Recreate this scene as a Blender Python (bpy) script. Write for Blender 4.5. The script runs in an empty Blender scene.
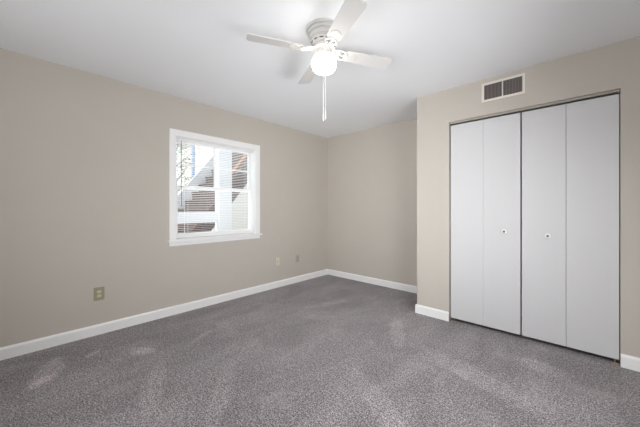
import bpy, bmesh, math, random
from mathutils import Vector, Matrix
random.seed(7)
R = math.radians
SC = bpy.context.scene
COL = SC.collection

# ------------------------------------------------------------------ camera
TH = 0.7487                      # yaw of the view away from +Y
cam = bpy.data.cameras.new('camera'); camo = bpy.data.objects.new('camera', cam); COL.objects.link(camo)
cam.sensor_width = 36; cam.lens = 36 * 279.75 / 640
cam.shift_y = -5.52 / 640
cam.clip_start = 0.02
camo.location = (0, 0, 1.1885); camo.rotation_euler = (R(90), 0, TH)
SC.camera = camo

# ------------------------------------------------------------------ world, sun, area lights, exposure
w = bpy.data.worlds.new('sky'); SC.world = w; w.use_nodes = True
bg = w.node_tree.nodes['Background']; bg.inputs[0].default_value = (0.86, 0.93, 1, 1); bg.inputs[1].default_value = 2.0

def light(name, kind, loc, direction, power, color, size=None, size_y=None, angle=None):
    l = bpy.data.lights.new(name, kind); l.energy = power; l.color = color
    if size: l.shape = 'RECTANGLE'; l.size = size; l.size_y = size_y
    if angle: l.angle = angle
    o = bpy.data.objects.new(name, l); COL.objects.link(o)
    o.location = loc; o.rotation_euler = Vector(direction).to_track_quat('-Z', 'Y').to_euler()
    return o
light('sun', 'SUN', (-6, -8, 8), (0.03, 1, -1.15), 5, (1, .95, .88), angle=R(1))
light('fill_rear', 'AREA', (-0.62, -1.06, 1.25), (0, 1, 0.44), 60, (.97, .985, 1.0), 2.6, 1.5)  # unseen area light added as room fill, no window stands behind it
for nm, loc, dr, en, sx, sy, sp in (  # fill panels added out of view to brighten the room
    ('fill_rear_left', (-2.5, -1.05, 1.4), (.20, 1, .05), 2, 1.2, 1.2, 70),
    ('fill_right_up', (.80, 1.5, 1.0), (-1, .25, .32), 22, 1.4, 1.2, 90),
    ('fill_rear_up', (-1.0, -1.05, .9), (-.35, 1, .16), 10, 2.0, .8, 60),
    ('fill_right_down', (.80, .9, 2.0), (-.75, .55, -1), 29, .9, .6, 110),
    ('fill_ground_bounce', (-4.15, 1.72, .0), (1, 0, 1.15), 20, 2.2, 1.0, 150)):  # added panel outdoors, stands in for sunlight bouncing off the ground
    q = light(nm, 'AREA', loc, dr, en, (.97, .985, 1), sx, sy); q.data.spread = R(sp)
GLOBE = 11.5
SC.view_settings.view_transform = 'Standard'; SC.view_settings.look = 'None'
SC.view_settings.gamma = 1; SC.view_settings.use_curve_mapping = False
SC.view_settings.exposure = 0.0
SC.cycles.use_denoising = True
SC.cycles.max_bounces = 12; SC.cycles.diffuse_bounces = 8; SC.cycles.transparent_max_bounces = 24

# ------------------------------------------------------------------ materials
def mat(name, color, rough=.6, metal=0, spec=.5, bump=None, emit=None, var=None):
    m = bpy.data.materials.new(name); m.use_nodes = True
    nt = m.node_tree; b = nt.nodes['Principled BSDF']
    b.inputs['Base Color'].default_value = (*color, 1)
    b.inputs['Roughness'].default_value = rough
    b.inputs['Metallic'].default_value = metal
    b.inputs['Specular IOR Level'].default_value = spec
    tc = nt.nodes.new('ShaderNodeTexCoord')
    if var:   # (scale, amount) slight mottling of the colour
        n = nt.nodes.new('ShaderNodeTexNoise'); n.inputs['Scale'].default_value = var[0]; n.inputs['Detail'].default_value = 4
        r = nt.nodes.new('ShaderNodeValToRGB'); nt.links.new(tc.outputs['Object'], n.inputs['Vector'])
        nt.links.new(n.outputs['Fac'], r.inputs['Fac'])
        r.color_ramp.elements[0].position = .3; r.color_ramp.elements[1].position = .7
        r.color_ramp.elements[0].color = (*[c * (1 - var[1]) for c in color], 1)
        r.color_ramp.elements[1].color = (*[min(1, c * (1 + var[1])) for c in color], 1)
        nt.links.new(r.outputs['Color'], b.inputs['Base Color'])
    if bump:  # (scale, strength)
        n = nt.nodes.new('ShaderNodeTexNoise'); n.inputs['Scale'].default_value = bump[0]; n.inputs['Detail'].default_value = 3
        bp = nt.nodes.new('ShaderNodeBump'); bp.inputs['Strength'].default_value = bump[1]; bp.inputs['Distance'].default_value = .003
        nt.links.new(tc.outputs['Object'], n.inputs['Vector']); nt.links.new(n.outputs['Fac'], bp.inputs['Height'])
        nt.links.new(bp.outputs['Normal'], b.inputs['Normal'])
    if emit:
        b.inputs['Emission Color'].default_value = (*emit[0], 1); b.inputs['Emission Strength'].default_value = emit[1]
    return m

M_wall = mat('greige_wall_paint', (.540, .502, .451), .75, bump=(160, .25), spec=.3, var=(3, .012))
M_ceil = mat('ceiling_paint', (.865, .88, .905), .9, bump=(90, .3), spec=.2)
M_trim = mat('white_trim_paint', (.88, .88, .88), .35)
M_door = mat('white_door_paint', (.62, .62, .63), .55, bump=(60, .08))
M_fan = mat('white_fan_enamel', (.62, .605, .58), .45)
M_blade = mat('white_fan_blade', (.66, .65, .64), .55)
M_dark = mat('dark_gap', (.03, .028, .026), .9)
M_grille = mat('vent_blade_grey', (.24, .21, .20), .6)
M_vent = mat('vent_frame_offwhite', (.76, .73, .66), .5)
M_beige = mat('khaki_outlet_plastic', (.33, .31, .20), .45)
M_cream = mat('ivory_plastic', (.66, .61, .49), .45)
M_paintplate = mat('wall_coloured_plate', (.44, .395, .34), .55)
M_steel = mat('steel', (.6, .6, .6), .35, 1)
M_brass = mat('brass', (.6, .42, .2), .35, 1)
M_knob = mat('white_knob', (.85, .84, .82), .2)
M_cap = mat('shade_dark_brass_cap', (.16, .13, .10), .5)  # brass cap darkened so its colour carries the shade on the knob
M_bracket = mat('tarnished_bracket', (.32, .27, .22), .5, .5)
M_blind = mat('white_vinyl_blind', (.86, .86, .86), .5)
M_wand = mat('grey_wand', (.13, .14, .16), .3)
M_globe = mat('lit_glass_globe', (.9, .9, .9), .3, emit=((1, .955, .88), GLOBE))
M_chain = mat('white_chain', (.85, .84, .80), .4)
M_wood = mat('brown_stair_wood', (.075, .045, .035), .8, var=(9, .3), bump=(30, .5))
M_tan = mat('sunlit_streak_tan', (.42, .22, .11), .7, var=(20, .15))
M_white_ext = mat('white_exterior_paint', (.72, .74, .77), .6)
M_cream_ext = mat('cream_siding', (.60, .58, .53), .8)
M_roof = mat('grey_shingle', (.25, .24, .24), .9, var=(12, .2))
M_leaf = mat('pale_green_leaf', (.2, .24, .13), .7, var=(3, .3))
M_bark = mat('grey_bark', (.35, .34, .34), .9, var=(10, .2), bump=(20, .5))
M_ground = mat('pale_concrete_ground', (.5, .48, .45), .9, var=(2, .08))
M_pole = mat('blue_grey_metal', (.22, .30, .42), .5)
M_ext = mat('exterior_wall', (.7, .68, .62), .8)

def glass_mat():
    m = bpy.data.materials.new('clear_window_glass'); m.use_nodes = True; nt = m.node_tree; nt.nodes.clear()
    o = nt.nodes.new('ShaderNodeOutputMaterial'); mx = nt.nodes.new('ShaderNodeMixShader')
    t = nt.nodes.new('ShaderNodeBsdfTransparent'); g = nt.nodes.new('ShaderNodeBsdfGlossy'); g.inputs['Roughness'].default_value = .02
    t.inputs['Color'].default_value = (.97, .98, .98, 1)
    mx.inputs[0].default_value = .05
    nt.links.new(t.outputs[0], mx.inputs[1]); nt.links.new(g.outputs[0], mx.inputs[2]); nt.links.new(mx.outputs[0], o.inputs[0])
    return m
M_glass = glass_mat()

def carpet_mat():
    m = bpy.data.materials.new('grey_taupe_carpet'); m.use_nodes = True; nt = m.node_tree; N = nt.nodes.new; L = nt.links.new
    b = nt.nodes['Principled BSDF']; b.inputs['Roughness'].default_value = 1; b.inputs['Specular IOR Level'].default_value = .05
    b.inputs['Sheen Weight'].default_value = .25; b.inputs['Sheen Roughness'].default_value = .5
    tc = N('ShaderNodeTexCoord')
    # speckle of light and dark yarn
    n1 = N('ShaderNodeTexNoise'); n1.inputs['Scale'].default_value = 115; n1.inputs['Detail'].default_value = 3; n1.inputs['Roughness'].default_value = .7
    L(tc.outputs['Object'], n1.inputs['Vector'])
    r1 = N('ShaderNodeValToRGB'); L(n1.outputs['Fac'], r1.inputs['Fac'])
    r1.color_ramp.elements[0].position = .39; r1.color_ramp.elements[0].color = (.072, .062, .066, 1)
    r1.color_ramp.elements[1].position = .62; r1.color_ramp.elements[1].color = (.56, .515, .535, 1)
    # brushed nap: long soft strokes and footprints
    mp = N('ShaderNodeMapping'); mp.inputs['Scale'].default_value = (1.6, .8, 1); mp.inputs['Rotation'].default_value = (0, 0, R(-32))
    L(tc.outputs['Object'], mp.inputs['Vector'])
    n2 = N('ShaderNodeTexNoise'); n2.inputs['Scale'].default_value = 1.9; n2.inputs['Detail'].default_value = 5; n2.inputs['Roughness'].default_value = .6; n2.inputs['Distortion'].default_value = .6
    L(mp.outputs[0], n2.inputs['Vector'])
    r2 = N('ShaderNodeValToRGB'); L(n2.outputs['Fac'], r2.inputs['Fac'])
    r2.color_ramp.elements[0].position = .38; r2.color_ramp.elements[0].color = (.70, .69, .69, 1)
    r2.color_ramp.elements[1].position = .68; r2.color_ramp.elements[1].color = (1.0, 1.0, 1.0, 1)
    mul = N('ShaderNodeMix'); mul.data_type = 'RGBA'; mul.blend_type = 'MULTIPLY'; mul.inputs[0].default_value = 1
    L(r1.outputs['Color'], mul.inputs[6]); L(r2.outputs['Color'], mul.inputs[7])
    # isolated scuffed patches where the nap was brushed the other way
    n3 = N('ShaderNodeTexNoise'); n3.inputs['Scale'].default_value = 3.1; n3.inputs['Detail'].default_value = 5; n3.inputs['Roughness'].default_value = .62
    L(tc.outputs['Object'], n3.inputs['Vector'])
    r3 = N('ShaderNodeValToRGB'); L(n3.outputs['Fac'], r3.inputs['Fac'])
    r3.color_ramp.elements[0].position = .56; r3.color_ramp.elements[0].color = (0, 0, 0, 1)
    r3.color_ramp.elements[1].position = .66; r3.color_ramp.elements[1].color = (.34, .34, .34, 1)
    mx = N('ShaderNodeMix'); mx.data_type = 'RGBA'; L(r3.outputs['Color'], mx.inputs[0]); L(mul.outputs[2], mx.inputs[6]); mx.inputs[7].default_value = (.40, .37, .375, 1)
    last = mx.outputs[2]
    # single brushed scuffs, each with its own place and direction on the floor
    wob = N('ShaderNodeTexNoise'); wob.inputs['Scale'].default_value = 9; wob.inputs['Detail'].default_value = 5; L(tc.outputs['Object'], wob.inputs['Vector'])
    for cx, cy, lx, ly, an, amt in ((-2.84, .15, .13, .30, 72, .42), (-2.70, .10, .07, .14, 40, .30), (-2.92, .42, .05, .10, 40, .4), (-2.66, .70, .09, .17, -50, .42),
                                    (-2.55, 1.13, .06, .22, 30, .25), (-2.1, .62, .10, .45, 65, .25), (-1.7, .9, .10, .5, 50, .2), (-1.3, 2.5, .10, .5, 30, .25), (-.55, 2.2, .16, .55, 70, .3), (-2.3, 2.6, .1, .5, -20, .2), (-.9, 1.5, .12, .5, 60, .22), (-.2, 2.65, .14, .3, 80, .3)):
        mpp = N('ShaderNodeMapping'); mpp.vector_type = 'TEXTURE'; mpp.inputs['Location'].default_value = (cx, cy, 0); mpp.inputs['Rotation'].default_value = (0, 0, R(an)); mpp.inputs['Scale'].default_value = (lx, ly, 1)
        L(tc.outputs['Object'], mpp.inputs['Vector'])
        gr = N('ShaderNodeTexGradient'); gr.gradient_type = 'SPHERICAL'; L(mpp.outputs[0], gr.inputs['Vector'])
        ad = N('ShaderNodeMath'); ad.operation = 'MULTIPLY'; L(gr.outputs['Fac'], ad.inputs[0]); L(wob.outputs['Fac'], ad.inputs[1])
        mr = N('ShaderNodeMapRange'); mr.inputs['From Min'].default_value = .10; mr.inputs['From Max'].default_value = .26; mr.inputs['To Max'].default_value = amt; L(ad.outputs[0], mr.inputs['Value'])
        m2 = N('ShaderNodeMix'); m2.data_type = 'RGBA'; L(mr.outputs[0], m2.inputs[0]); L(last, m2.inputs[6]); m2.blend_type = 'MULTIPLY'; m2.inputs[7].default_value = (2.1, 2.05, 2.05, 1); last = m2.outputs[2]
    # fine fibre grain
    n4 = N('ShaderNodeTexNoise'); n4.inputs['Scale'].default_value = 260; n4.inputs['Detail'].default_value = 1; L(tc.outputs['Object'], n4.inputs['Vector'])
    r4 = N('ShaderNodeMapRange'); r4.inputs['From Min'].default_value = .35; r4.inputs['From Max'].default_value = .65; r4.inputs['To Min'].default_value = .45; r4.inputs['To Max'].default_value = 1.5; L(n4.outputs['Fac'], r4.inputs['Value'])
    m5 = N('ShaderNodeMix'); m5.data_type = 'RGBA'; m5.blend_type = 'MULTIPLY'; m5.inputs[0].default_value = 1; L(last, m5.inputs[6]); L(r4.outputs[0], m5.inputs[7])
    n6 = N('ShaderNodeTexNoise'); n6.inputs['Scale'].default_value = 42; n6.inputs['Detail'].default_value = 2; L(tc.outputs['Object'], n6.inputs['Vector'])
    r6 = N('ShaderNodeMapRange'); r6.inputs['From Min'].default_value = .38; r6.inputs['From Max'].default_value = .62; r6.inputs['To Min'].default_value = .82; r6.inputs['To Max'].default_value = 1.16; L(n6.outputs['Fac'], r6.inputs['Value'])
    m7 = N('ShaderNodeMix'); m7.data_type = 'RGBA'; m7.blend_type = 'MULTIPLY'; m7.inputs[0].default_value = 1; L(m5.outputs[2], m7.inputs[6]); L(r6.outputs[0], m7.inputs[7])
    L(m7.outputs[2], b.inputs['Base Color'])
    bp = N('ShaderNodeBump'); bp.inputs['Strength'].default_value = .9; bp.inputs['Distance'].default_value = .007
    L(n1.outputs['Fac'], bp.inputs['Height']); L(bp.outputs['Normal'], b.inputs['Normal'])
    return m
M_carpet = carpet_mat()

# ------------------------------------------------------------------ mesh helpers
def box(bm, x0, x1, y0, y1, z0, z1, bevel=0):
    g = bmesh.ops.create_cube(bm, size=1)['verts']
    for v in g:
        v.co = Vector(((x0 + x1) / 2 + v.co.x * (x1 - x0), (y0 + y1) / 2 + v.co.y * (y1 - y0), (z0 + z1) / 2 + v.co.z * (z1 - z0)))
    if bevel:
        es = list({e for v in g for e in v.link_edges})
        bmesh.ops.bevel(bm, geom=es, offset=bevel, segments=2, affect='EDGES', profile=.5)

def lathe(bm, prof, n=40, cap=True, M=None):
    """prof: list of (r, z); around local Z"""
    rings = []
    for r, z in prof:
        rings.append([bm.verts.new((r * math.cos(2 * math.pi * k / n), r * math.sin(2 * math.pi * k / n), z)) for k in range(n)])
    for a, b in zip(rings, rings[1:]):
        for k in range(n): bm.faces.new((a[k], a[(k + 1) % n], b[(k + 1) % n], b[k]))
    if cap:
        bm.faces.new(rings[0][::-1]); bm.faces.new(rings[-1])
    if M is not None:
        for rg in rings:
            for v in rg: v.co = M @ v.co

def tube(bm, pts, rad, n=8, flat=1.0):
    pts = [Vector(p) for p in pts]; rings = []
    rads = rad if isinstance(rad, (list, tuple)) else [rad] * len(pts)
    for i, p in enumerate(pts):
        t = (pts[min(i + 1, len(pts) - 1)] - pts[max(i - 1, 0)]).normalized()
        u = t.cross(Vector((0, 0, 1)));  u = Vector((1, 0, 0)) if u.length < 1e-4 else u.normalized()
        v = u.cross(t).normalized()
        rings.append([bm.verts.new(p + rads[i] * (math.cos(2 * math.pi * k / n) * u + flat * math.sin(2 * math.pi * k / n) * v)) for k in range(n)])
    for a, b in zip(rings, rings[1:]):
        for k in range(n): bm.faces.new((a[k], a[(k + 1) % n], b[(k + 1) % n], b[k]))
    bm.faces.new(rings[0][::-1]); bm.faces.new(rings[-1])

def prism(bm, outline, z0, z1):
    a = [bm.verts.new((x, y, z0)) for x, y in outline]; b = [bm.verts.new((x, y, z1)) for x, y in outline]
    n = len(a)
    bm.faces.new(a[::-1]); bm.faces.new(b)
    for k in range(n): bm.faces.new((a[k], a[(k + 1) % n], b[(k + 1) % n], b[k]))

def obj(name, bm, m, parent=None, smooth=False):
    bmesh.ops.recalc_face_normals(bm, faces=bm.faces)
    me = bpy.data.meshes.new(name); bm.to_mesh(me); bm.free()
    me.materials.append(m)
    if smooth:
        for p in me.polygons: p.use_smooth = True
        me.set_sharp_from_angle(angle=R(38))
    o = bpy.data.objects.new(name, me); COL.objects.link(o)
    if parent: o.parent = parent
    return o

def thing(name, label, cat, loc=(0, 0, 0), rz=0, group=None):
    o = bpy.data.objects.new(name, None); COL.objects.link(o); o.location = loc; o.rotation_euler = (0, 0, rz)
    o.empty_display_size = .1
    o['label'] = label; o['category'] = cat
    if group: o['group'] = group
    return o
def tag(o, label, cat, group=None):
    o['label'] = label; o['category'] = cat
    if group: o['group'] = group
    return o
def struct(name, bm, m, parent=None, label=None, smooth=False):
    o = obj(name, bm, m, parent, smooth)
    if parent is None: o['kind'] = 'structure'
    if label: o['label'] = label
    return o
def struct_empty(name, label, loc=(0, 0, 0)):
    o = bpy.data.objects.new(name, None); COL.objects.link(o); o.location = loc; o['kind'] = 'structure'; o['label'] = label
    return o
def NB(): return bmesh.new()

# ------------------------------------------------------------------ room shell
XL, YB, YC, XC = -3.3195, 3.7747, 3.0758, -1.3549     # window wall, back wall, closet wall, closet outer corner
XR, YR, H = 0.85, -1.12, 2.44
WT = .16
WY0, WY1, WZ0, WZ1 = 1.193, 2.247, .83, 1.998         # window opening
OX0, OX1, OZ = -1.008, .2235, 2.09                    # closet opening

b = NB(); box(b, XL - WT, XR + .12, YR - .12, YB + .12, -.1, 0); struct('floor', b, M_carpet, label='grey taupe cut pile carpet with brushed patches')
b = NB(); box(b, XL - WT, XR + .12, YR - .12, YB + .12, H, H + .1); struct('ceiling', b, M_ceil, label='flat white painted ceiling')
b = NB()
box(b, XL - WT, XL, YR - .12, WY0, 0, H); box(b, XL - WT, XL, WY1, YB + .12, 0, H)
box(b, XL - WT, XL, WY0, WY1, 0, WZ0); box(b, XL - WT, XL, WY0, WY1, WZ1, H)
struct('wall_left', b, M_wall, label='greige painted wall holding the window')
b = NB(); box(b, XL, XR, YB, YB + .12, 0, H); struct('wall_back', b, M_wall, label='greige painted back wall beside the closet')
b = NB()
box(b, XC, OX0, YC, YC + .12, 0, H); box(b, OX1, XR, YC, YC + .12, 0, H); box(b, OX0, OX1, YC, YC + .12, OZ, H)
box(b, XC, XC + .12, YC + .12, YB, 0, H)
struct('wall_closet', b, M_wall, label='greige painted wall around the closet opening')
b = NB(); box(b, XR, XR + .12, YR - .12, YB + .12, 0, H); struct('wall_right', b, M_wall)
b = NB(); box(b, XL, XR, YR - .12, YR, 0, H); struct('wall_rear', b, M_wall)

def baseboard(name, p0, p1, nrm, label=None):
    """p0->p1 along the wall face, nrm = into the room"""
    b = NB(); p0 = Vector((*p0, 0)); p1 = Vector((*p1, 0)); nrm = Vector((*nrm, 0))
    prof = [(0, 0), (.015, 0), (.015, .078), (.012, .087), (.006, .092), (.0045, .0965), (0, .0965)]
    A = [b.verts.new(p0 + nrm * d + Vector((0, 0, z))) for d, z in prof]
    B = [b.verts.new(p1 + nrm * d + Vector((0, 0, z))) for d, z in prof]
    n = len(prof)
    b.faces.new(A[::-1]); b.faces.new(B)
    for k in range(n): b.faces.new((A[k], A[(k + 1) % n], B[(k + 1) % n], B[k]))
    return struct(name, b, M_trim, label=label)
baseboard('baseboard_left', (XL, YR), (XL, YB), (1, 0), 'white baseboard under the window wall')
baseboard('baseboard_back', (XL + .015, YB), (XC, YB), (0, -1), 'white baseboard on the back wall')
baseboard('baseboard_closet_left', (XC - .015, YC), (OX0, YC), (0, -1), 'short white baseboard left of the closet doors')
baseboard('baseboard_closet_side', (XC, YC), (XC, YB - .015), (-1, 0))
baseboard('baseboard_closet_right', (OX1, YC), (XR - .015, YC), (0, -1), 'white baseboard right of the closet doors')
baseboard('baseboard_right', (XR, YR + .015), (XR, YC), (-1, 0))
baseboard('baseboard_rear', (XL + .015, YR), (XR, YR), (0, 1))

# closet door track under the head of the opening
b = NB()
box(b, OX0 + .004, OX1 - .004, YC + .018, YC + .050, OZ - .020, OZ - .001)
box(b, OX0 + .004, OX1 - .004, YC + .013, YC + .018, OZ - .020, OZ - .013)
struct('trim_1', b, mat('track_paint', (.42, .39, .35), .4), label='taupe metal track above the closet doors')

# ------------------------------------------------------------------ bifold closet doors
DY = YC + .020
DZ0, DZ1 = .036, 2.054
def panel(parent, x0, x1):
    b = NB(); box(b, x0, x1, DY, DY + .03, DZ0, DZ1, .0022)
    return obj('panel', b, M_door, parent)
def knob(parent, x, z):
    M = Matrix.Translation((x, DY, z)) @ Matrix.Rotation(R(90), 4, 'X')
    b = NB(); lathe(b, [(.017, 0), (.0175, .003), (.011, .006), (.009, .014), (.013, .021), (.020, .026), (.0225, .032), (.0215, .038), (.016, .042), (.010, .0435)], 28, M=M)
    k = obj('knob', b, M_knob, parent, True)
    b = NB(); lathe(b, [(.0098, .0432), (.0098, .0448), (.006, .0456)], 18, M=M); s = obj('screw_cap', b, M_cap, k); s['label'] = 'brass screw cap darkened to stand for shade on the knob'
def bracket(parent, x):
    b = NB(); box(b, x - .022, x + .022, YC + .004, YC + .012, 0, .014, .001); box(b, x - .022, x + .022, YC - .012, YC + .05, .0, .003)
    lathe(b, [(.006, .003), (.006, .036)], 12, M=Matrix.Translation((x, YC + .035, 0)))
    o = obj('floor_pivot', b, M_bracket, parent); o['label'] = 'small metal floor pivot bracket'
d = struct_empty('door_1', 'left pair of flat white bifold closet doors')
panel(d, OX0 + .010, -.6935); panel(d, -.6928, -.3960); knob(d, -.515, .970); bracket(d, -.965)
d = struct_empty('door_2', 'right pair of flat white bifold closet doors')
panel(d, -.3855, -.0855); panel(d, -.0835, OX1 - .005); knob(d, -.200, .950); bracket(d, .196)

# ------------------------------------------------------------------ window
W = struct_empty('window_1', 'white double hung window with two by two panes in its upper sash')
b = NB(); cw = .066; c0, c1 = XL, XL + .016
box(b, c0, c1, WY0 - cw, WY0 + .004, WZ0, WZ1 + .0, .002)
box(b, c0, c1, WY1 - .004, WY1 + cw, WZ0, WZ1 + .0, .002)
box(b, c0, c1 + .004, WY0 - cw, WY1 + cw, WZ1 - .004, WZ1 + cw + .003, .003)
obj('casing', b, M_trim, W)
b = NB()
box(b, XL, XL + .042, WY0 - cw - .014, WY1 + cw + .022, WZ0 - .022, WZ0, .004)
box(b, XL - .12, XL + .01, WY0 + .001, WY1 - .001, WZ0 - .0, WZ0 + .008)
obj('window_sill', b, M_trim, W)
b = NB(); box(b, XL, XL + .014, WY0 - cw, WY1 + cw, WZ0 - .066, WZ0 - .022, .002); obj('apron', b, M_trim, W)
b = NB()   # jamb liner
box(b, XL - WT, XL, WY0, WY0 + .012, WZ0, WZ1); box(b, XL - WT, XL, WY1 - .012, WY1, WZ0, WZ1)
box(b, XL - WT, XL, WY0 + .012, WY1 - .012, WZ1 - .012, WZ1); box(b, XL - WT, XL - .12, WY0 + .012, WY1 - .012, WZ0, WZ0 + .015)
obj('window_frame', b, M_trim, W)
y0, y1 = WY0 + .012, WY1 - .012
def sash(x0, x1, z0, z1, bot, top, grid):
    b = NB(); st = .036
    box(b, x0, x1, y0, y0 + st, z0, z1, .002); box(b, x0, x1, y1 - st, y1, z0, z1, .002)
    box(b, x0, x1, y0 + st, y1 - st, z0, z0 + bot, .002); box(b, x0, x1, y0 + st, y1 - st, z1 - top, z1, .002)
    s = obj('sash', b, M_trim, W)
    if grid:
        b = NB(); ym = (y0 + y1) / 2 - .01; zm = (z0 + bot + z1 - top) / 2; xm = (x0 + x1) / 2
        box(b, xm - .008, xm + .008, ym - .009, ym + .009, z0 + bot, z1 - top)
        box(b, xm - .007, xm + .007, y0 + st, y1 - st, zm - .009, zm + .009)
        obj('muntin', b, M_trim, s)
    b = NB(); xm = (x0 + x1) / 2; box(b, xm - .002, xm + .002, y0 + st - .004, y1 - st + .004, z0 + bot - .004, z1 - top + .004)
    obj('pane', b, M_glass, s)
sash(XL - .095, XL - .062, WZ0 + .010, 1.450, .055, .038, False)
sash(XL - .132, XL - .099, 1.405, WZ1 - .012, .038, .035, True)
b = NB()   # outside casing
e0, e1 = XL - WT - .02, XL - WT
box(b, e0, e1, WY0 - .09, WY0, WZ0 - .05, WZ1 + .09); box(b, e0, e1, WY1, WY1 + .09, WZ0 - .05, WZ1 + .09)
box(b, e0, e1, WY0, WY1, WZ1, WZ1 + .09); box(b, e0 - .03, e1, WY0, WY1, WZ0 - .05, WZ0)
obj('outer_casing', b, M_white_ext, W)

# ------------------------------------------------------------------ window blind
BX = XL - .032
B = thing('window_blind', 'white mini blind with open slats hanging inside the window', 'blind', (BX, (y0 + y1) / 2, WZ1 - .012))
by0, by1 = -(y1 - y0) / 2 + .006, (y1 - y0) / 2 - .006
b = NB(); box(b, -.015, .015, by0, by1, -.028, -.0005, .002); obj('headrail', b, M_blind, B)
b = NB(); z = -.045; nsl = 0; drop = WZ1 - .012 - (WZ0 + .03)
while z > -drop + .03:
    ca, sa = math.cos(R(7)), math.sin(R(7)); pr = []
    for k in range(5):
        u = (k / 4 - .5) * .025; h = .0018 * (1 - (2 * k / 4 - 1) ** 2)
        pr.append((u * ca - h * sa, u * sa + h * ca))
    A = [b.verts.new((x, by0 + .002, z + zz)) for x, zz in pr] + [b.verts.new((x, by0 + .002, z + zz - .0007)) for x, zz in pr[::-1]]
    Bv = [b.verts.new((x, by1 - .002, z + zz)) for x, zz in pr] + [b.verts.new((x, by1 - .002, z + zz - .0007)) for x, zz in pr[::-1]]
    n = len(A); b.faces.new(A[::-1]); b.faces.new(Bv)
    for k in range(n): b.faces.new((A[k], A[(k + 1) % n], Bv[(k + 1) % n], Bv[k]))
    z -= .0215
obj('slats', b, M_blind, B)
b = NB(); box(b, -.0125, .0125, by0, by1, -drop + .003, -drop + .017, .002); obj('bottom_rail', b, M_blind, B)
for yy in (by0 + .13, 0.0, by1 - .13):
    b = NB()
    for xx in (-.0132, .0132): tube(b, [(xx, yy, -.028), (xx, yy, -drop + .016)], .0007, 6)
    obj('ladder_cord', b, M_blind, B)
yw = 1.262 - (y0 + y1) / 2
b = NB(); tube(b, [(.019, yw, -.03), (.021, yw, -.35), (.022, yw, -.765)], .0034, 8); lathe(b, [(.0045, -.78), (.0048, -.765), (.003, -.75)], 8, M=Matrix.Translation((.022, yw, 0)))
o = obj('tilt_wand', b, M_wand, B); o['label'] = 'thin dark grey tilt wand'
b = NB(); tube(b, [(.018, yw + .035, -.03), (.019, yw + .035, -.6), (.019, yw + .035, -drop + .035)], .0028, 6); obj('lift_cord', b, M_blind, B)

# ------------------------------------------------------------------ ceiling fan
F = thing('ceiling_fan', 'white four blade hugger ceiling fan with lit globe and pull chains', 'fan', (-1.3165, 1.459, H), 0)
b = NB(); lathe(b, [(.124, 0), (.126, -.010), (.122, -.016), (.110, -.019), (.110, -.027), (.117, -.031), (.114, -.040), (.104, -.043), (.104, -.050), (.108, -.054), (.101, -.066), (.095, -.069), (.095, -.080)], 56)
obj('canopy', b, mat('shade_grey_canopy_enamel', (.55, .54, .52), .5), F, True)  # darker than the other enamel, shade from the parts below painted in
b = NB(); lathe(b, [(.088, -.080), (.086, -.100), (.083, -.113), (.070, -.116)], 56)
hs = obj('motor_housing', b, M_fan, F, True)
b = NB()
for k in range(12):
    a = 2 * math.pi * k / 12; M = Matrix.Rotation(a, 4, 'Z') @ Matrix.Translation((.0835, 0, -.098))
    pts = [M @ Vector((0.0015 - .0035 * (t / 4) ** 2 * 4 * .25, .0135 * t / 4, 0)) for t in range(-4, 5)]
    tube(b, pts, .0042, 8)
o = obj('cooling_slots', b, M_dark, hs); o['label'] = 'dark cooling slots'
b = NB(); lathe(b, [(.072, -.117), (.078, -.122), (.078, -.140), (.070, -.146)], 48)
obj('flywheel', b, M_fan, F, True)
b = NB(); lathe(b, [(.052, -.146), (.054, -.150), (.050, -.168), (.046, -.173), (.062, -.177), (.066, -.186), (.060, -.190)], 40)
obj('light_fitter', b, M_fan, F, True)
b = NB()
prof = [(.050, -.187), (.062, -.193), (.074, -.200), (.081, -.210), (.0838, -.224), (.0845, -.240), (.0838, -.258), (.080, -.274), (.072, -.286), (.058, -.2945), (.036, -.2995), (.010, -.301)]
lathe(b, prof, 56); g = obj('glass_globe', b, M_globe, F, True); g['label'] = 'glowing white glass globe'
def fan_xy(lat, dep):    # direction seen from the camera -> room axes
    return math.atan2(dep * math.cos(TH) + lat * math.sin(TH), lat * math.cos(TH) - dep * math.sin(TH))
BASE = fan_xy(math.cos(R(19.2)), math.sin(R(19.2)))
PITCH = R(-12)
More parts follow.
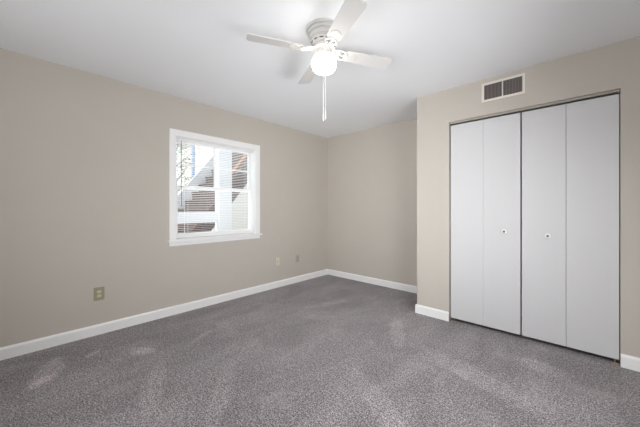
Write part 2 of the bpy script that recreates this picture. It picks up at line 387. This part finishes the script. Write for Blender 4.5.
for k in range(4):
    M = Matrix.Rotation(BASE + k * math.pi / 2, 4, 'Z') @ Matrix.Translation((0, 0, -.158)) @ Matrix.Rotation(PITCH, 4, 'X')
    # blade: rounded plank, widening to the tip
    out = []
    def arc(cx, cy, r, a0, a1, n=7): out.extend([(cx + r * math.cos(R(a0 + (a1 - a0) * i / n)), cy + r * math.sin(R(a0 + (a1 - a0) * i / n))) for i in range(n + 1)])
    arc(.500, .032, .028, 0 + 5, 90); arc(.185, .014, .034, 95, 178); arc(.185, -.014, .034, 182, 265); arc(.500, -.032, .028, -90, -5)
    b = NB(); prism(b, out, 0, .0055)
    for v in b.verts: v.co = M @ v.co
    obj('blade', b, M_blade, F)
    # blade iron: two curved arms forming an open loop, a tongue under the blade and screws
    b = NB()
    for s in (-1, 1):
        arm = [(.068, s * .010, .016), (.090, s * .019, .014), (.112, s * .034, .006), (.134, s * .040, -.002), (.156, s * .030, -.005), (.172, s * .012, -.0055), (.182, 0, -.0055)]
        tube(b, arm, [.0075, .0072, .0068, .0066, .0066, .0066, .006], 8, .55)
        curl = [(.104 + .013 * math.cos(t), s * (.013 + .0) + s * .011 * math.sin(t), .004 - .002) for t in [i * math.pi / 5 for i in range(0, 9)]]
        tube(b, curl, .0045, 6, .6)
    tube(b, [(.066, 0, .015), (.090, 0, .012), (.112, 0, .004), (.150, 0, -.004), (.185, 0, -.0055)], [.008, .006, .005, .006, .008], 8, .55)
    tongue = [(.165 + .045 + .045 * math.cos(R(a)), (.036 if abs(math.cos(R(a))) < .75 else .028) * math.sin(R(a))) for a in range(0, 360, 20)]
    prism(b, tongue, -.004, 0)
    for sx, sy in ((.188, .022), (.188, -.022), (.232, 0)): lathe(b, [(.0045, -.0065), (.0055, -.004)], 10, M=Matrix.Translation((sx, sy, 0)))
    for v in b.verts: v.co = M @ v.co
    obj('blade_iron', b, M_fan, F, True)
for dx, ln, a in ((-.0068, .668, 0), (.0078, .658, 0)):
    ox, oy = dx * math.cos(TH), dx * math.sin(TH)
    b = NB(); nb = 46; z0 = -.186
    ox2, oy2 = ox * 1.0, oy * 1.0
    # chain comes out of the fitter beside the globe, hangs in front of it
    fx, fy = .0905 * math.sin(TH), -.0905 * math.cos(TH)
    tube(b, [(fx * .72 + ox, fy * .72 + oy, -.183), (fx * .95 + ox, fy * .95 + oy, -.188), (fx + ox, fy + oy, -.205), (fx + ox, fy + oy, -ln + .05)], .0016, 6)
    for i in range(60):
        zz = -.21 - i * (ln - .26) / 60
        bmesh.ops.create_icosphere(b, subdivisions=1, radius=.0028, matrix=Matrix.Translation((fx + ox, fy + oy, zz)))
    c = obj('pull_chain', b, M_chain, F)
    b = NB(); lathe(b, [(.002, -ln + .052), (.0036, -ln + .044), (.0042, -ln + .012), (.0034, -ln + .002), (.002, -ln)], 14, M=Matrix.Translation((fx + ox, fy + oy, 0)))
    obj('chain_fob', b, M_chain, c, True)

# ------------------------------------------------------------------ return-air vent
vx0, vx1, vz0, vz1 = -.702, -.357, 2.212, 2.394
V = thing('air_vent', 'off-white rectangular air vent with two grey louvred halves above the closet', 'vent', ((vx0 + vx1) / 2, YC, (vz0 + vz1) / 2))
hw, hh = (vx1 - vx0) / 2, (vz1 - vz0) / 2
b = NB(); f = .021; t0, t1 = -.009, 0
box(b, -hw, -hw + f, t0, t1, -hh, hh, .0015); box(b, hw - f, hw, t0, t1, -hh, hh, .0015)
box(b, -hw + f, hw - f, t0, t1, -hh, -hh + f, .0015); box(b, -hw + f, hw - f, t0, t1, hh - f, hh, .0015)
box(b, -.004, .004, t0 + .001, t1, -hh + f, hh - f)
obj('frame', b, M_vent, V)
b = NB(); box(b, -hw + f, hw - f, -.0012, 0, -hh + f, hh - f); o = obj('backing', b, M_dark, V)
b = NB()
for s in (-1, 1):
    nl = 13; wi = hw - f - .004
    for k in range(nl):
        cx = s * (.004 + wi * (k + .5) / nl)
        vs = [(cx - .0045, -.0015), (cx - .0025, -.0015), (cx + .0045, -.0078), (cx + .0028, -.0078)]
        A = [b.verts.new((x, y, -hh + f)) for x, y in vs]; Bv = [b.verts.new((x, y, hh - f)) for x, y in vs]
        b.faces.new(A[::-1]); b.faces.new(Bv)
        for q in range(4): b.faces.new((A[q], A[(q + 1) % 4], Bv[(q + 1) % 4], Bv[q]))
obj('louvres', b, M_grille, V)
for s in (-1, 1):
    b = NB(); lathe(b, [(.004, 0), (.003, .0015)], 12, M=Matrix.Translation((s * (hw - .010), -.009, 0)) @ Matrix.Rotation(R(90), 4, 'X')); obj('screw', b, M_vent, V)

# ------------------------------------------------------------------ wall plates
def plate(bm, h=.115, wd=.071): box(bm, 0, .0055, -wd / 2, wd / 2, -h / 2, h / 2, .002)
def duplex(name, label, loc, m, m2, sc=1):
    O = thing(name, label, 'outlet', loc)
    b = NB(); plate(b, .118 * sc, .076 * sc); obj('cover_plate', b, m, O)
    for s in (-1, 1):
        b = NB(); pts = [(.0145 * math.cos(R(a)) * 1.1, max(-.0125, min(.0125, .0165 * math.sin(R(a))))) for a in range(0, 360, 15)]
        prism(b, pts, 0, .0022)
        for v in b.verts: v.co = Vector((.0055 + v.co.z, v.co.x, v.co.y + s * .0195))
        rc = obj('receptacle', b, m2, O)
        b = NB()
        box(b, .0072, .0079, -.0070, -.0052, s * .0195 - .001, s * .0195 + .0065); box(b, .0072, .0079, .0052, .0070, s * .0195 - .001, s * .0195 + .0065)
        lathe(b, [(.0024, 0), (.0024, .0007)], 10, M=Matrix.Translation((.0072, 0, s * .0195 - .007)) @ Matrix.Rotation(R(90), 4, 'Y'))
        obj('slots', b, M_dark, rc)
    b = NB(); lathe(b, [(.003, 0), (.0024, .0012)], 12, M=Matrix.Translation((.0055, 0, 0)) @ Matrix.Rotation(R(90), 4, 'Y')); obj('screw', b, M_steel, O)
M_ivory2 = mat('ivory_receptacle', (.62, .58, .44), .4)
M_tanrec = mat('tan_receptacle', (.34, .29, .24), .45)
duplex('wall_outlet', 'khaki double wall outlet left of the window, nearest the camera', (XL, .514, .381), M_beige, M_ivory2, 1.04)
duplex('wall_outlet', 'small tan double outlet near the room corner, blending into the wall paint', (XL, 3.040, .378), M_paintplate, M_tanrec)
O = thing('cable_jack', 'ivory cable jack plate low on the wall right of the window', 'cable jack', (XL, 2.637, .385))
b = NB(); plate(b); obj('cover_plate', b, M_cream, O)
b = NB(); Q = Matrix.Translation((.0055, 0, 0)) @ Matrix.Rotation(R(90), 4, 'Y')
lathe(b, [(.0085, 0), (.0085, .003), (.005, .0035), (.005, .010), (.0035, .0102)], 6, M=Q); o = obj('connector', b, mat('dull_nickel', (.35, .32, .27), .4, .8), O); o['label'] = 'dull metal screw connector'
for s in (-1, 1):
    b = NB(); lathe(b, [(.003, 0), (.0024, .0012)], 12, M=Matrix.Translation((.0055, 0, s * .042)) @ Matrix.Rotation(R(90), 4, 'Y')); obj('screw', b, M_cream, O)

# ------------------------------------------------------------------ outside the window
GZ = -.35
b = NB(); box(b, -40, XL - WT, -20, 40, GZ - .2, GZ); struct('trim_ground', b, M_ground).name = 'trim_2'
# wooden stair flight rising to the right
m_, cN = 1.22, -2.19
xn, xf = -5.0, -6.6
S = thing('stair_flight', 'brown wooden exterior staircase outside the window, rising to the right', 'stairs', ((xn + xf) / 2, 2.3, GZ))
def lp(x, y, z): return Vector((x, y, z)) - S.location
def stringer(x0, x1, m, up=.45, name='stringer', label=None, dn=0.0):
    b = NB(); ya, yb = (GZ - cN) / m_, 4.6
    vs = [(ya, m_ * ya + cN + dn), (yb, m_ * yb + cN + dn), (yb, m_ * yb + cN + up), (ya - (up / m_), GZ)]
    A = [b.verts.new(lp(x0, y, z)) for y, z in vs]; Bv = [b.verts.new(lp(x1, y, z)) for y, z in vs]
    b.faces.new(A[::-1]); b.faces.new(Bv)
    for q in range(4): b.faces.new((A[q], A[(q + 1) % 4], Bv[(q + 1) % 4], Bv[q]))
    o = obj(name, b, m, S)
    if label: o['label'] = label
stringer(xn - .05, xn, M_wood)
stringer(xf, xf + .05, M_white_ext, .72, label='white painted far stringer')
rise = .19; run = rise / m_; k = 0
z = GZ + rise
while z < 3.4:
    yf = (z - cN - .42) / m_
    b = NB(); box(b, xf + .05, xn - .05, yf - .02, yf + run + .02, z - .035, z, .003)
    box(b, xf + .05, xn - .05, yf, yf + .02, z - rise, z - .035)
    for v in b.verts: v.co -= S.location
    obj('tread', b, M_wood, S); z += rise
# tan bar on the near side, stands for sunlit lines on the stringer
b = NB(); tube(b, [lp(xn + .02, y, m_ * y + cN + .62) for y in (2.6, 3.4, 4.6)], .028, 8); o = obj('sunlit_streak_bar', b, M_tan, S); o['label'] = 'tan bar standing in for sunlit streaks on the near stringer'

b = NB(); box(b, -4.93, -4.78, 2.46, 2.72, GZ, 3.3, .004)
P = tag(obj('porch_post', b, M_white_ext), 'thick white square post standing outside the window in front of the stairs', 'post')
b = NB(); box(b, -4.86, -4.80, -.6, 2.46, .93, 1.118, .004); box(b, -4.86, -4.80, -.6, -.45, GZ, .93)
tag(obj('rail_board', b, M_white_ext), 'wide white horizontal board running left from the post outside', 'railing')
b = NB(); lathe(b, [(.05, GZ), (.045, 4.6)], 16, M=Matrix.Translation((-8, 3.35, 0)))
tag(obj('metal_pole', b, M_pole), 'thin blue-grey pole seen through the upper left window panes', 'pole')
# tree
T = thing('tree', 'pale sunlit tree behind the stairs at the left of the window', 'tree', (-9.6, 3.4, GZ))
b = NB(); tips = []
tube(b, [(0, 0, 0), (.05, .03, .9), (-.03, .08, 1.8), (.04, 0, 2.8), (0, .05, 3.8)], [.11, .09, .07, .05, .02], 10)
for i in range(16):
    a = i * 2.4; zz = 1.0 + i * .17; r = .95 - i * .03
    p1 = Vector((.5 * r * math.cos(a), .5 * r * math.sin(a), zz + .25)); p2 = Vector((r * math.cos(a), r * math.sin(a), zz + .6))
    tube(b, [(0, .04, zz), p1, p2], [.035, .022, .008], 6); tips += [p1, p2, (p1 + p2) / 2]
obj('trunk', b, M_bark, T, True)
b = NB()
for t in tips:
    for i in range(26):
        c = t + Vector([random.gauss(0, .17) for _ in range(3)])
        q = Matrix.Rotation(random.uniform(0, 6.28), 3, 'Z') @ Matrix.Rotation(random.uniform(-1, 1), 3, 'X'); s = random.uniform(.03, .055)
        b.faces.new([b.verts.new(c + q @ Vector(v) * s) for v in ((-1, 0, 0), (0, -.55, .1), (1, 0, 0), (0, .55, .1))])
o = obj('foliage', b, M_leaf, T)
# neighbouring building
N = thing('neighbouring_building', 'cream sided building in bright sun behind the right of the stairs', 'building', (-12.5, 9, GZ))
b = NB()
for k in range(26):
    z0 = k * .18; z1 = z0 + .18
    vs = [(1.5, z0), (1.52, z0), (1.5, z1), (1.49, z1)]
    A = [b.verts.new((x, -3.6, z)) for x, z in vs]; Bv = [b.verts.new((x, 6, z)) for x, z in vs]
    b.faces.new(A[::-1]); b.faces.new(Bv)
    for q in range(4): b.faces.new((A[q], A[(q + 1) % 4], Bv[(q + 1) % 4], Bv[q]))
box(b, -2, 1.49, -3.6, 6, 0, 4.68)
obj('wall', b, M_cream_ext, N)
b = NB(); pr = [(-2.4, 4.68), (1.9, 4.68), (-.25, 6.1)]
A = [b.verts.new((x, -3.9, z)) for x, z in pr]; Bv = [b.verts.new((x, 6.3, z)) for x, z in pr]
b.faces.new(A[::-1]); b.faces.new(Bv)
for q in range(3): b.faces.new((A[q], A[(q + 1) % 3], Bv[(q + 1) % 3], Bv[q]))
obj('roof', b, M_roof, N)
